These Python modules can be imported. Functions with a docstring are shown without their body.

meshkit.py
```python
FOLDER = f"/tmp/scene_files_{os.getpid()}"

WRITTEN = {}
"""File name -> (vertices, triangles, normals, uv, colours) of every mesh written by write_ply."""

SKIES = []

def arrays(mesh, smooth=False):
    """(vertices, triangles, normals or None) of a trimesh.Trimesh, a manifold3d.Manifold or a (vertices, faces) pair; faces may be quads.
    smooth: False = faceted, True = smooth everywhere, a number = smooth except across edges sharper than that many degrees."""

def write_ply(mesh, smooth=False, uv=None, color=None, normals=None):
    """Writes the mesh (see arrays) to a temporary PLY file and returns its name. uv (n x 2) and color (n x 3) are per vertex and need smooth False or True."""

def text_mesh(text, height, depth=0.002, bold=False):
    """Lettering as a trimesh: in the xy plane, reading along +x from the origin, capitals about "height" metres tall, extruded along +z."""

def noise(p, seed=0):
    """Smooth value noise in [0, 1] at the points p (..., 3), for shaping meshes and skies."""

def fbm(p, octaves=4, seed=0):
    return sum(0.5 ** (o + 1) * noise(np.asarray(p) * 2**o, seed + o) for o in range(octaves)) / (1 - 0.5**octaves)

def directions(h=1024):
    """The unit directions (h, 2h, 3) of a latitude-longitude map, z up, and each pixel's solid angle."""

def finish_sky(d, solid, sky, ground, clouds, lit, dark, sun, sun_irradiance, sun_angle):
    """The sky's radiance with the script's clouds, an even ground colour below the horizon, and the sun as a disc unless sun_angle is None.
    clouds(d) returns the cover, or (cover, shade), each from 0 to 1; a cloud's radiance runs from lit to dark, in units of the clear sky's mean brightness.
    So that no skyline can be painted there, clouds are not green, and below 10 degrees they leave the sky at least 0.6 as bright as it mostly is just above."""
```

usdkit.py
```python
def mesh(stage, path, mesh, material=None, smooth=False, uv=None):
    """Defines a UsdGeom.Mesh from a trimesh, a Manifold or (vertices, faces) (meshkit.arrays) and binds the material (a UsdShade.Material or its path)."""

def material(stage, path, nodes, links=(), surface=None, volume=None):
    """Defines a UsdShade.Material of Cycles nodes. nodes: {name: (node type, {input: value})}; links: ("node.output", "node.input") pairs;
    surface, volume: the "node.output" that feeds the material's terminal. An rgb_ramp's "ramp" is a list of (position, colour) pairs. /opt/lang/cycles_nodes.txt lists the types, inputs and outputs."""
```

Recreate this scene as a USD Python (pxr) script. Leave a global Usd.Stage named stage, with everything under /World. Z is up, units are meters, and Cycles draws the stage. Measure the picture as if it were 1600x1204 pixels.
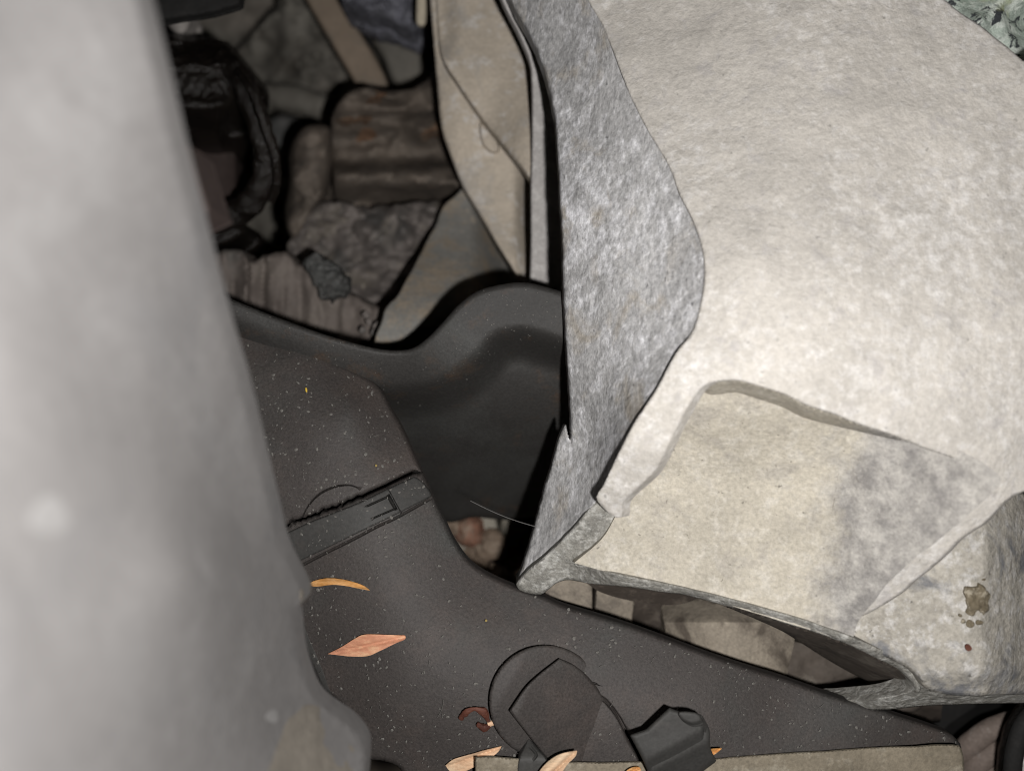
import math, numpy as np, shapely, usdkit
from shapely.geometry import Polygon, LineString
from scipy.spatial import Delaunay
from scipy.interpolate import RBFInterpolator
from pxr import Usd, UsdGeom, UsdLux, Gf, Sdf
from meshkit import fbm, noise

stage = Usd.Stage.CreateInMemory()
UsdGeom.SetStageUpAxis(stage, UsdGeom.Tokens.z)
UsdGeom.SetStageMetersPerUnit(stage, 1.0)
UsdGeom.Xform.Define(stage, '/World')
rng = np.random.default_rng(7)

# ------------------------------------------------------------------ camera
PITCH = math.radians(65.0)
CAM = np.array([0.0, 0.0, 0.44])
RT = np.array([1.0, 0, 0])
FW = np.array([0, math.cos(PITCH), -math.sin(PITCH)])
UP = np.array([0, math.sin(PITCH), math.cos(PITCH)])
FOCAL, APER = 35.0, 36.0
K = APER / FOCAL / 1600.0
cam = UsdGeom.Camera.Define(stage, '/World/camera')
M = Gf.Matrix4d(*[*RT, 0], *[*UP, 0], *[*(-FW), 0], *[*CAM, 1])
cam.AddTransformOp().Set(M)
cam.CreateFocalLengthAttr(FOCAL); cam.CreateHorizontalApertureAttr(APER); cam.CreateVerticalApertureAttr(APER * 770 / 1024)
cam.CreateClippingRangeAttr(Gf.Vec2f(0.001, 50))
cam.CreateFStopAttr(11.5); cam.CreateFocusDistanceAttr(0.200); cam.CreateExposureAttr(0.0)

# ------------------------------------------------------------------ the phone's flash, beside and below its lens
FLASH = CAM + 0.018 * RT - 0.012 * UP - 0.004 * FW
fl = UsdLux.SphereLight.Define(stage, '/World/flash_lamp')
fl.CreateRadiusAttr(0.0026); fl.CreateIntensityAttr(8400.0); fl.CreateColorAttr(Gf.Vec3f(1.0, 0.985, 0.97))
fl.AddTranslateOp().Set(Gf.Vec3d(*FLASH))

# ------------------------------------------------------------------ geometry helpers
def P(x, y, d):
    """the point of the place that lies d metres in front of the lens plane"""
    x, y, d = np.broadcast_arrays(np.asarray(x, float), np.asarray(y, float), np.asarray(d, float))
    return CAM + d[..., None] * (FW + (x[..., None] - 800) * K * RT - (y[..., None] - 602) * K * UP)

def curve(pts, n=10, closed=False):
    """Catmull-Rom through pts; a point given twice in a row is a sharp corner"""
    pts = [np.asarray(p, float) for p in pts]
    runs, run = [], [pts[0]]
    seq = pts[1:] + ([pts[0]] if closed else [])
    for p in seq:
        if np.allclose(p, run[-1]):
            runs.append(run); run = [p]
        else:
            run.append(p)
    runs.append(run)
    loop = closed and len(runs) == 1
    out = []
    for r in runs:
        r = np.array(r)
        if len(r) < 2: continue
        a = r[-2] if loop else 2 * r[0] - r[1]
        b = r[1] if loop else 2 * r[-1] - r[-2]
        q = np.vstack([a, r, b])
        for i in range(1, len(q) - 2):
            t = np.linspace(0, 1, n, endpoint=False)[:, None]
            p0, p1, p2, p3 = q[i - 1], q[i], q[i + 1], q[i + 2]
            out.append(.5 * (2 * p1 + (p2 - p0) * t + (2 * p0 - 5 * p1 + 4 * p2 - p3) * t**2 + (3 * p1 - p0 - 3 * p2 + p3) * t**3))
        if not loop: out.append(r[-1:])
    return np.vstack(out)

def straight(pts):
    return np.asarray(pts, float)

def resample(line, step):
    l = LineString(line)
    n = max(int(round(l.length / step)), 2)
    return np.array([l.interpolate(i / n, normalized=True).coords[0] for i in range(n)])

def rbf(ctrl, kernel='thin_plate_spline', smoothing=0.0):
    c = np.asarray(ctrl, float)
    f = RBFInterpolator(c[:, :2] / 1000, c[:, 2], kernel=kernel, smoothing=smoothing)
    return lambda x, y: f(np.stack([np.ravel(x), np.ravel(y)], 1) / 1000).reshape(np.shape(x))

def sstep(a, b, t):
    t = np.clip((t - a) / (b - a), 0, 1)
    return t * t * (3 - 2 * t)

def relief(outline, dfn, thick, step=8, edge=0, drop=0.0, grooves=(), amp=0.0, freq=300, seed=0, lean=(0, 0), holes=(), rough_edge=0.0):
    """A closed solid: front surface over the outline at depths dfn, a back surface `thick` behind it, side walls between. Edges rounded over `edge`."""
    poly = Polygon(outline, [h for h in holes])
    if not poly.is_valid:
        poly = poly.buffer(0)
        if poly.geom_type != 'Polygon': poly = max(poly.geoms, key=lambda g: g.area)
    rings = [resample(np.array(r.coords), step) for r in [poly.exterior, *poly.interiors]]
    if rough_edge:
        for r in rings:
            nn = np.stack([fbm(np.c_[r * .09, np.zeros(len(r))], 3, 91), fbm(np.c_[r * .09, np.ones(len(r)) * 9], 3, 17)], 1) - .5
            r += nn * 2 * rough_edge
        poly = Polygon(rings[0], rings[1:]).buffer(0)
        if poly.geom_type != 'Polygon': poly = max(poly.geoms, key=lambda g: g.area)
        rings = [resample(np.array(r.coords), step) for r in [poly.exterior, *poly.interiors]]
    bnd = np.vstack(rings)
    x0, y0, x1, y1 = poly.bounds
    gx, gy = np.meshgrid(np.arange(x0, x1, step), np.arange(y0, y1, step * .866))
    gx = gx + (np.arange(gx.shape[0])[:, None] % 2) * step / 2
    g = np.c_[gx.ravel(), gy.ravel()]
    extra = []
    if edge:
        for f in (.12, .35, .7, 1.0):
            b = poly.buffer(-edge * f)
            for q in getattr(b, 'geoms', [b]):
                if not q.is_empty: extra.append(resample(np.array(q.exterior.coords), max(step * .8, 2)))
    for line, w, dep in grooves:
        l = LineString(line)
        for off in (0, .45, -.45, 1.0, -1.0, 1.7, -1.7):
            o = l if off == 0 else l.offset_curve(off * np.max(w))
            for q in getattr(o, 'geoms', [o]):
                if q.length > 2: extra.append(resample(np.array(q.coords), 2.5))
    bl = poly.boundary
    keep = lambda q, m: q[shapely.contains_xy(poly, q[:, 0], q[:, 1]) & (shapely.distance(shapely.points(q), bl) > m)]
    if extra:
        ex = keep(np.vstack(extra), min(step * .1, .5))
        g = keep(g, step * .5)
        from scipy.spatial import cKDTree
        g = g[cKDTree(ex).query(g)[0] > step * .45]
        g = np.vstack([g, ex])
    else:
        g = keep(g, step * .5)
    pts = np.unique(np.round(np.vstack([bnd, g]), 3), axis=0)
    # boundary order kept separately
    tri = Delaunay(pts).simplices
    c = pts[tri].mean(1)
    tri = tri[shapely.contains_xy(poly, c[:, 0], c[:, 1])]
    a = pts[tri]
    area = (a[:, 1, 0] - a[:, 0, 0]) * (a[:, 2, 1] - a[:, 0, 1]) - (a[:, 2, 0] - a[:, 0, 0]) * (a[:, 1, 1] - a[:, 0, 1])
    tri = tri[np.abs(area) > 1e-3]; area = area[np.abs(area) > 1e-3]
    tri[area > 0] = tri[area > 0][:, ::-1]          # image y runs down: this winding faces the lens
    d = dfn(pts[:, 0], pts[:, 1]).astype(float)
    dist = shapely.distance(shapely.points(pts), bl)
    if edge:
        t = np.clip(1 - dist / edge, 0, 1)
        d = d + drop * (1 - np.sqrt(np.maximum(1 - t * t, 0)))
    for line, w, dep in grooves:
        l = LineString(line)
        gd = shapely.distance(shapely.points(pts), l)
        if np.ndim(w):
            s = shapely.line_locate_point(l, shapely.points(pts), normalized=True)
            ww = np.interp(s, np.linspace(0, 1, len(w)), w)
        else:
            ww = w
        d = d + dep * np.exp(-(gd / (ww * .62)) ** 4)
    F = P(pts[:, 0], pts[:, 1], d)
    if amp:
        F = F + (amp * (fbm(F * freq, 4, seed) - .5) * 2)[:, None] * -FW
    B = F + thick * FW + lean[0] * RT - lean[1] * UP
    n = len(pts)
    e = np.vstack([tri[:, [0, 1]], tri[:, [1, 2]], tri[:, [2, 0]]])
    key = {(int(i), int(j)) for i, j in e}
    be = np.array([(i, j) for i, j in key if (j, i) not in key])
    side = np.vstack([np.c_[be[:, 1], be[:, 0], be[:, 0] + n], np.c_[be[:, 1], be[:, 0] + n, be[:, 1] + n]])
    return np.vstack([F, B]), np.vstack([tri, tri[:, ::-1] + n, side])

def tube(pts, radii, sides=14, flat=1.0, amp=0.0, freq=400, seed=0):
    p = np.asarray(pts, float); m = len(p)
    r = np.interp(np.linspace(0, 1, m), np.linspace(0, 1, len(radii)), radii) if np.ndim(radii) else np.full(m, radii)
    t = np.gradient(p, axis=0); t /= np.linalg.norm(t, axis=1)[:, None]
    nrm = np.cross(t, FW); nrm /= np.linalg.norm(nrm, axis=1)[:, None] + 1e-12
    bi = np.cross(t, nrm)
    a = np.linspace(0, 2 * np.pi, sides, endpoint=False)
    V = p[:, None] + r[:, None, None] * (np.cos(a)[None, :, None] * nrm[:, None] + flat * np.sin(a)[None, :, None] * bi[:, None])
    if amp:
        out = V - p[:, None]; out /= np.linalg.norm(out, axis=2, keepdims=True)
        V = V + out * (amp * (fbm(V * freq, 4, seed) - .5) * 2)[..., None]
    V = V.reshape(-1, 3)
    f = []
    for i in range(m - 1):
        for j in range(sides):
            q = (j + 1) % sides
            f += [(i * sides + j, i * sides + q, (i + 1) * sides + q), (i * sides + j, (i + 1) * sides + q, (i + 1) * sides + j)]
    V = np.vstack([V, p[:1], p[-1:]]); c0, c1 = len(V) - 2, len(V) - 1
    for j in range(sides):
        q = (j + 1) % sides
        f += [(c0, q, j), (c1, (m - 1) * sides + j, (m - 1) * sides + q)]
    f = np.array(f)
    tri = V[f]; vol = np.einsum('ij,ij->i', tri[:, 0], np.cross(tri[:, 1], tri[:, 2])).sum()
    return V, (f if vol > 0 else f[:, ::-1])

def P_line(pts, n=10):
    q = curve(pts, n)
    return P(q[:, 0], q[:, 1], q[:, 2])

def blob(c, r, seed, squash=(1, 1, 1), amp=.35, sub=3, freq=1.6):
    import trimesh
    s = trimesh.creation.icosphere(subdivisions=sub)
    v = np.array(s.vertices)
    k = 1 + amp * (fbm(v * freq + seed * 3.7, 3, seed) - .5) * 2
    v = v * k[:, None]
    # facet it a little: clip by a few planes
    rg = np.random.default_rng(seed)
    for _ in range(6):
        n = rg.normal(size=3); n /= np.linalg.norm(n); h = rg.uniform(.6, .85)
        e = v @ n - h
        v = v - np.where(e > 0, e, 0)[:, None] * n * .9
    v = v * r * np.array(squash)
    return v + c, np.array(s.faces)

def join(ms):
    V, F, o = [], [], 0
    for v, f in ms:
        V.append(v); F.append(np.asarray(f) + o); o += len(v)
    return np.vstack(V), np.vstack(F)

# ------------------------------------------------------------------ scene helpers
used = {}
def numbered(path):
    n = used.get(path, 0); used[path] = n + 1
    return path if n == 0 else f'{path}_{n:03d}'

def tag(prim, **kw):
    for k, v in kw.items():
        if v: prim.SetCustomDataByKey(k, v)

def thing(name, label, cat, origin, group=None):
    path = numbered('/World/' + name)
    x = UsdGeom.Xform.Define(stage, path)
    o = np.asarray(origin, float)
    x.AddTranslateOp().Set(Gf.Vec3d(*o))
    tag(x.GetPrim(), label=label, category=cat, group=group)
    return path, o

def part(parent, name, m, mat, label=None, smooth=32):
    path = numbered(parent[0] + '/' + name)
    v, f = m
    q = usdkit.mesh(stage, path, (v - parent[1], f), mat, smooth=smooth)
    if label: tag(q.GetPrim(), label=label)
    return path, parent[1]

def solo(name, m, mat, smooth=32, **kw):
    path = numbered('/World/' + name)
    v, f = m
    o = v.mean(0); o = np.array([o[0], o[1], v[:, 2].min()])
    q = usdkit.mesh(stage, path, (v - o, f), mat, smooth=smooth)
    UsdGeom.Xformable(q).AddTranslateOp().Set(Gf.Vec3d(*o))
    tag(q.GetPrim(), **kw)
    return path

# ------------------------------------------------------------------ materials
def mottled(name, base, second, third=None, s1=40, s2=220, cover=(.5, .62), s3=90, cover3=(.6, .7), bump=.25, bscale=900, bdist=.0006,
            rough=.75, spec=.25, stretch=(1, 1, 1), rot=(0, 0, 0), vary=.25, fine=.12, metal=0.0, pits=0.0, fourth=None, plane=None, plane_at=0.0, plane_width=.003, fifth=None, cluster=0.0):
    """base colour that drifts slowly, patches of a second (and third) colour, fine grain, relief"""
    nodes = {
        'geo': ('geometry', {}),
        'map': ('mapping', {'mapping_type': 'point', 'scale': stretch, 'rotation': rot}),
        'n1': ('noise_texture', {'scale': s1, 'detail': 4.0, 'roughness': .6}),
        'r1': ('rgb_ramp', {'ramp': [(.3, tuple(np.array(base) * (1 - vary))), (.7, tuple(np.minimum(np.array(base) * (1 + vary), .95)))]}),
        'n2': ('noise_texture', {'scale': s2, 'detail': 8.0, 'roughness': .72}),
        'nc': ('noise_texture', {'scale': s1 * .7, 'detail': 3.0}),
        'mc': ('mix_float', {'fac': cluster}),
        'm2': ('map_range', {'from_min': cover[0], 'from_max': cover[1], 'clamp': True}),
        'x2': ('mix_color', {'b': second}),
        'nf': ('noise_texture', {'scale': bscale * 1.7, 'detail': 4.0, 'roughness': .7}),
        'mf': ('map_range', {'from_min': .3, 'from_max': .7, 'to_min': 1 - fine, 'to_max': 1 + fine}),
        'xf': ('mix_color', {'blend_type': 'multiply', 'fac': 1.0, 'use_clamp': False}),
        'nb': ('noise_texture', {'scale': bscale, 'detail': 6.0, 'roughness': .68}),
        'bp': ('bump', {'strength': bump, 'distance': bdist}),
        'p': ('principled_bsdf', {'roughness': rough, 'specular_ior_level': spec, 'metallic': metal}),
    }
    links = [('geo.position', 'map.vector'), ('map.vector', 'n1.vector'), ('n1.fac', 'r1.fac'), ('map.vector', 'n2.vector'), ('map.vector', 'nc.vector'), ('n2.fac', 'mc.a'), ('nc.fac', 'mc.b'), ('mc.result', 'm2.value'),
             ('r1.color', 'x2.a'), ('m2.result', 'x2.fac'), ('map.vector', 'nf.vector'), ('nf.fac', 'mf.value'), ('mf.result', 'xf.b'),
             ('map.vector', 'nb.vector'), ('nb.fac', 'bp.height'), ('bp.normal', 'p.normal'), ('xf.result', 'p.base_color')]
    last = 'x2.result'
    if third is not None:
        nodes['n3'] = ('noise_texture', {'scale': s3, 'detail': 6.0, 'roughness': .62, 'distortion': .6})
        nodes['m3'] = ('map_range', {'from_min': cover3[0], 'from_max': cover3[1], 'clamp': True})
        nodes['x3'] = ('mix_color', {'b': third})
        nodes['off'] = ('mapping', {'mapping_type': 'point', 'location': (3.1, 1.7, .6)})
        links += [('map.vector', 'off.vector'), ('off.vector', 'n3.vector'), ('n3.fac', 'm3.value'), ('m3.result', 'x3.fac'), (last, 'x3.a')]
        last = 'x3.result'
    if pits:
        nodes['v'] = ('noise_texture', {'scale': bscale * 1.1, 'detail': 3.0})
        nodes['mv'] = ('map_range', {'from_min': .69, 'from_max': .74, 'clamp': True, 'to_max': pits})
        nodes['xv'] = ('mix_color', {'b': tuple(np.array(base) * .35)})
        links += [('map.vector', 'v.vector'), ('v.fac', 'mv.value'), ('mv.result', 'xv.fac'), (last, 'xv.a')]
        last = 'xv.result'
    if fifth is not None:
        nodes['n5'] = ('noise_texture', {'scale': 75.0, 'detail': 3.0})
        nodes['m5'] = ('map_range', {'from_min': .54, 'from_max': .62, 'clamp': True, 'to_max': .8})
        nodes['x5'] = ('mix_color', {'b': fifth})
        links += [('map.vector', 'n5.vector'), ('n5.fac', 'm5.value'), ('m5.result', 'x5.fac'), (last, 'x5.a')]
        last = 'x5.result'
    if fourth is not None:                     # grey metal darkened with the slope's shade, beyond a line, border broken by noise
        nodes['dx'] = ('separate_xyz', {})
        for i, c in enumerate('xyz'):
            nodes['k' + c] = ('math', {'math_type': 'multiply', 'value2': float(plane[i])})
            links += [('dx.' + c, f'k{c}.value1')]
        nodes['s1'] = ('math', {'math_type': 'add'}); nodes['s2'] = ('math', {'math_type': 'add'})
        nodes['nw'] = ('noise_texture', {'scale': 130.0, 'detail': 6.0, 'roughness': .7})
        nodes['w1'] = ('math', {'math_type': 'multiply_add', 'value2': plane_width * 3.2, 'value3': -plane_width * 1.6})
        nodes['s3'] = ('math', {'math_type': 'add'})
        nodes['m4'] = ('map_range', {'from_min': plane_at - plane_width * .5, 'from_max': plane_at + plane_width * .5, 'clamp': True})
        nodes['n4'] = ('noise_texture', {'scale': 240.0, 'detail': 7.0, 'roughness': .7})
        nodes['r4'] = ('rgb_ramp', {'ramp': [(.38, fourth[0]), (.62, fourth[1])]})
        nodes['x4'] = ('mix_color', {})
        links += [('geo.position', 'dx.vector'), ('kx.value', 's1.value1'), ('ky.value', 's1.value2'), ('s1.value', 's2.value1'), ('kz.value', 's2.value2'),
                  ('geo.position', 'nw.vector'), ('nw.fac', 'w1.value1'), ('s2.value', 's3.value1'), ('w1.value', 's3.value2'), ('s3.value', 'm4.value'),
                  ('geo.position', 'n4.vector'), ('n4.fac', 'r4.fac'), ('r4.color', 'x4.b'), ('m4.result', 'x4.fac'), (last, 'x4.a')]
        last = 'x4.result'
    links.append((last, 'xf.a'))
    return usdkit.material(stage, '/World/Looks/' + name, nodes, links, surface='p.BSDF')

m_face = mottled('dusty_cast_aluminium', (.465, .435, .395), (.66, .637, .615), (.43, .405, .385), s1=45, s2=460, cluster=.30, cover=(.50, .70), s3=200, cover3=(.56, .70), bump=.55, bscale=620, bdist=.0008, fine=.14, vary=.12, pits=.5)
m_flank = mottled('streaked_cast_aluminium', (.40, .392, .388), (.80, .79, .81), (.40, .365, .32), s1=60, s2=520, cluster=.4, cover=(.48, .64), s3=150, cover3=(.55, .70), bump=.55, bscale=800, bdist=.0008, fine=.36, stretch=(1, .6, .6), vary=.22, pits=.7)
PK = dict(plane=tuple(RT * .995 - UP * .10), plane_at=float((P(1310, 760, .18) @ (RT * .995 - UP * .10))), plane_width=.006)
m_pocket = mottled('dried_mud_on_aluminium', (.425, .388, .322), (.51, .475, .415), (.36, .33, .285), s1=80, s2=330, cover=(.5, .66), s3=150, cover3=(.53, .68), bump=.6, bscale=800, bdist=.0008, fine=.2, vary=.12, pits=.8, fourth=((.215, .203, .192), (.405, .383, .352)), **PK)  # fourth: grey of the sloping side, its shade darkened into the colour
m_boss = mottled('stained_aluminium', (.345, .32, .278), (.47, .45, .425), (.165, .165, .17), s1=70, s2=330, cover=(.5, .62), s3=75, cover3=(.53, .64), bump=.7, bscale=560, bdist=.0009, fine=.25, vary=.18, pits=.8)
m_rim = mottled('worn_aluminium_rim', (.25, .24, .215), (.46, .45, .42), None, s1=120, s2=420, cover=(.48, .62), bump=.9, bscale=700, bdist=.0009, fine=.3, vary=.28)
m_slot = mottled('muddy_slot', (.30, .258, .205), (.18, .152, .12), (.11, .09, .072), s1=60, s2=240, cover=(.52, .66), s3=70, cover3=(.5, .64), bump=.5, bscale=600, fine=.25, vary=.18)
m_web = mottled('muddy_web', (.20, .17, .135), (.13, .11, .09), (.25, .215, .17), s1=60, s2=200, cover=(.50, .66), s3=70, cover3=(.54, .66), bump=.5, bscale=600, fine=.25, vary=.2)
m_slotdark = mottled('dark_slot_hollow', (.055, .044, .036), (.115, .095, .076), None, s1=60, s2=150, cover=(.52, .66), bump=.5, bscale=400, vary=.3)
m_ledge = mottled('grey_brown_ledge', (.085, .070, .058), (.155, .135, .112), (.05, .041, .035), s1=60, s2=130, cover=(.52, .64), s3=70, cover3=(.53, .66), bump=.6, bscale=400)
m_plate = mottled('dusty_rib_plate', (.455, .395, .322), (.60, .575, .55), (.37, .338, .30), s1=60, s2=170, cover=(.54, .68), s3=90, cover3=(.53, .7), bump=.45, bscale=600, fine=.14, vary=.15)
m_strip = mottled('grey_flange', (.38, .36, .345), (.50, .48, .46), None, s1=80, s2=300, cover=(.5, .65), bump=.45, bscale=700, vary=.15, fine=.15)
m_cover = mottled('black_plastic', (.0450, .0390, .0360), (.0570, .0465, .0415), (.0455, .0445, .0415), s1=22, s2=60, cover=(.50, .66), s3=26, cover3=(.48, .62), bump=.35, bscale=1300, bdist=.0004, fine=.34, rough=.62, spec=.3, vary=.16)
m_bowl_shade = mottled('black_plastic_shaded_hollow', (.034, .032, .030), (.062, .041, .028), (.043, .0425, .040), s1=25, s2=90, cover=(.55, .72), s3=24, cover3=(.48, .62), bump=.3, bscale=1100, bdist=.0004, fine=.26, rough=.6, spec=.25, vary=.18)  # the cover's plastic again, darkened to put the hollow's shade into its colour
m_tab = mottled('smooth_grey_plastic', (.0435, .0420, .0395), (.050, .0460, .0425), None, s1=50, s2=200, cover=(.55, .7), bump=.2, bscale=900, bdist=.0003, fine=.2, rough=.62, vary=.1)
m_beige = mottled('beige_dusty_bar', (.19, .162, .12), (.26, .23, .18), (.12, .105, .08), s1=80, s2=300, cover=(.52, .66), s3=70, cover3=(.56, .68), bump=.45, bscale=700, fine=.24, vary=.15)
m_beam = mottled('blurred_grey_panel', (.134, .128, .125), (.150, .145, .142), (.122, .118, .117), s1=30, s2=75, cover=(.52, .68), s3=45, cover3=(.52, .68), bump=.25, bscale=400, fine=.08, vary=.14, rough=.65)
m_boot = mottled('muddy_grey_boot', (.128, .114, .096), (.10, .09, .078), None, s1=90, s2=110, cover=(.5, .66), bump=.4, bscale=400, vary=.18)
m_mud = mottled('mud_caked_steel', (.132, .108, .088), (.092, .078, .066), (.165, .138, .113), s1=50, s2=75, cover=(.50, .66), s3=50, cover3=(.52, .68), bump=.6, bscale=400, vary=.22)
m_rust = mottled('rust_spot', (.150, .088, .055), (.165, .125, .092), None, s1=120, s2=160, cover=(.46, .64), bump=.4, bscale=500, vary=.25)
m_housing = mottled('dull_grey_housing', (.185, .172, .148), (.105, .093, .078), (.23, .205, .175), s1=35, s2=55, cover=(.50, .66), s3=30, cover3=(.52, .68), bump=.4, bscale=300, vary=.22)
m_grey = mottled('grey_steel_plate', (.205, .198, .182), (.265, .222, .172), (.36, .315, .26), s1=45, s2=110, cover=(.45, .60), s3=120, cover3=(.63, .72), bump=.35, bscale=500, vary=.15, fine=.15)
m_lump = mottled('pale_mud', (.160, .140, .128), (.22, .195, .160), (.095, .09, .085), s1=70, s2=80, cover=(.52, .68), s3=60, cover3=(.52, .66), bump=.35, bscale=300, vary=.22)
m_block = mottled('pinkish_grey_mud', (.135, .113, .100), (.165, .142, .122), (.09, .085, .078), s1=40, s2=55, cover=(.5, .68), s3=45, cover3=(.54, .68), bump=.4, bscale=350, vary=.2)
m_dirt = mottled('dark_blue_grey_dirt', (.075, .075, .072), (.11, .105, .10), None, s1=60, s2=90, cover=(.5, .66), bump=.4, bscale=350, vary=.2)
m_bar = mottled('brown_strap', (.26, .205, .155), (.21, .18, .145), None, s1=50, s2=80, cover=(.5, .66), bump=.2, bscale=500, vary=.12)
m_felt = mottled('blue_grey_fluff', (.18, .18, .21), (.27, .27, .30), (.09, .09, .105), s1=120, s2=260, cover=(.5, .64), s3=160, cover3=(.54, .66), bump=1.0, bscale=500, bdist=.0015, vary=.25, rough=.95)
m_cream = mottled('cream_plastic', (.50, .44, .34), (.36, .31, .235), None, s1=120, s2=300, cover=(.55, .7), bump=.2, bscale=500, vary=.12)
m_white = mottled('white_plastic', (.30, .275, .255), (.22, .20, .185), None, s1=120, s2=300, cover=(.58, .7), bump=.1, bscale=500, vary=.08)
m_stud = mottled('pale_grey_stud', (.172, .167, .163), (.165, .16, .156), None, s1=120, s2=300, cover=(.58, .7), bump=.1, bscale=500, vary=.08)
m_rock = mottled('speckled_rock', (.44, .50, .44), (.70, .74, .68), (.05, .055, .06), s1=70, s2=260, cover=(.47, .58), s3=260, cover3=(.54, .59), bump=.9, bscale=700, bdist=.0012, vary=.35, fifth=(.50, .52, .27))
m_stone = mottled('brown_stone', (.20, .148, .108), (.27, .215, .165), (.10, .072, .052), s1=60, s2=160, cover=(.5, .64), s3=80, cover3=(.53, .66), bump=.7, bscale=350, vary=.25)
m_stonered = mottled('red_brown_stone', (.21, .105, .070), (.25, .18, .135), (.10, .065, .048), s1=60, s2=160, cover=(.5, .64), s3=80, cover3=(.53, .66), bump=.7, bscale=350, vary=.25)
m_pale = mottled('pale_stone', (.29, .265, .22), (.22, .195, .16), None, s1=60, s2=160, cover=(.52, .66), bump=.6, bscale=350, vary=.2)
m_soil = mottled('dark_soil', (.09, .072, .056), (.14, .115, .09), (.05, .04, .032), s1=30, s2=120, cover=(.5, .64), s3=50, cover3=(.52, .64), bump=.8, bscale=250, bdist=.002, vary=.3)
m_hose = mottled('brown_hose', (.17, .135, .115), (.215, .185, .165), None, s1=60, s2=240, cover=(.52, .66), bump=.4, bscale=600, vary=.18, fine=.2)
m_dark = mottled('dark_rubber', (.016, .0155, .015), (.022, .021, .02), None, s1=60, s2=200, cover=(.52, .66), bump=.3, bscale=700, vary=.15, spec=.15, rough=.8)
m_grease = mottled('black_grease', (.011, .0085, .007), (.018, .013, .011), None, s1=60, s2=200, cover=(.55, .7), bump=1.0, bscale=600, bdist=.0009, rough=.26, spec=.55, vary=.3)
m_greasewall = mottled('greasy_brown_wall', (.042, .031, .028), (.034, .027, .024), None, s1=60, s2=100, cover=(.55, .7), bump=.2, bscale=300, vary=.12, spec=.1)
m_mudscab = mottled('dark_mud', (.12, .098, .065), (.30, .265, .205), None, s1=160, s2=600, cover=(.49, .62), bump=.9, bscale=600)
m_speck = usdkit.material(stage, '/World/Looks/lint', {'p': ('principled_bsdf', {'base_color': (.135, .127, .115), 'roughness': .8})}, surface='p.BSDF')
m_thread = usdkit.material(stage, '/World/Looks/thread', {'p': ('principled_bsdf', {'base_color': (.11, .105, .10), 'roughness': .7})}, surface='p.BSDF')
m_yellow = usdkit.material(stage, '/World/Looks/yellow_petal', {'p': ('principled_bsdf', {'base_color': (.62, .42, .05), 'roughness': .7})}, surface='p.BSDF')
m_ochre = usdkit.material(stage, '/World/Looks/ochre_grain', {'p': ('principled_bsdf', {'base_color': (.30, .22, .07), 'roughness': .8})}, surface='p.BSDF')
def leaf_mat(name, a, b):
    return mottled(name, a, b, None, s1=130, s2=260, cover=(.46, .62), bump=.5, bscale=800, bdist=.0004, vary=.2, rough=.6, fine=.14, stretch=(.4, 1.6, 1.6))
m_leaf_orange = leaf_mat('orange_dry_leaf', (.55, .26, .075), (.60, .34, .15))
m_leaf_pink = leaf_mat('pinkish_dry_leaf', (.60, .28, .17), (.64, .40, .24))
m_leaf_tan = leaf_mat('tan_dry_leaf', (.54, .35, .22), (.58, .43, .29))
m_husk = leaf_mat('red_brown_husk', (.065, .022, .015), (.11, .042, .027))

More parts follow.
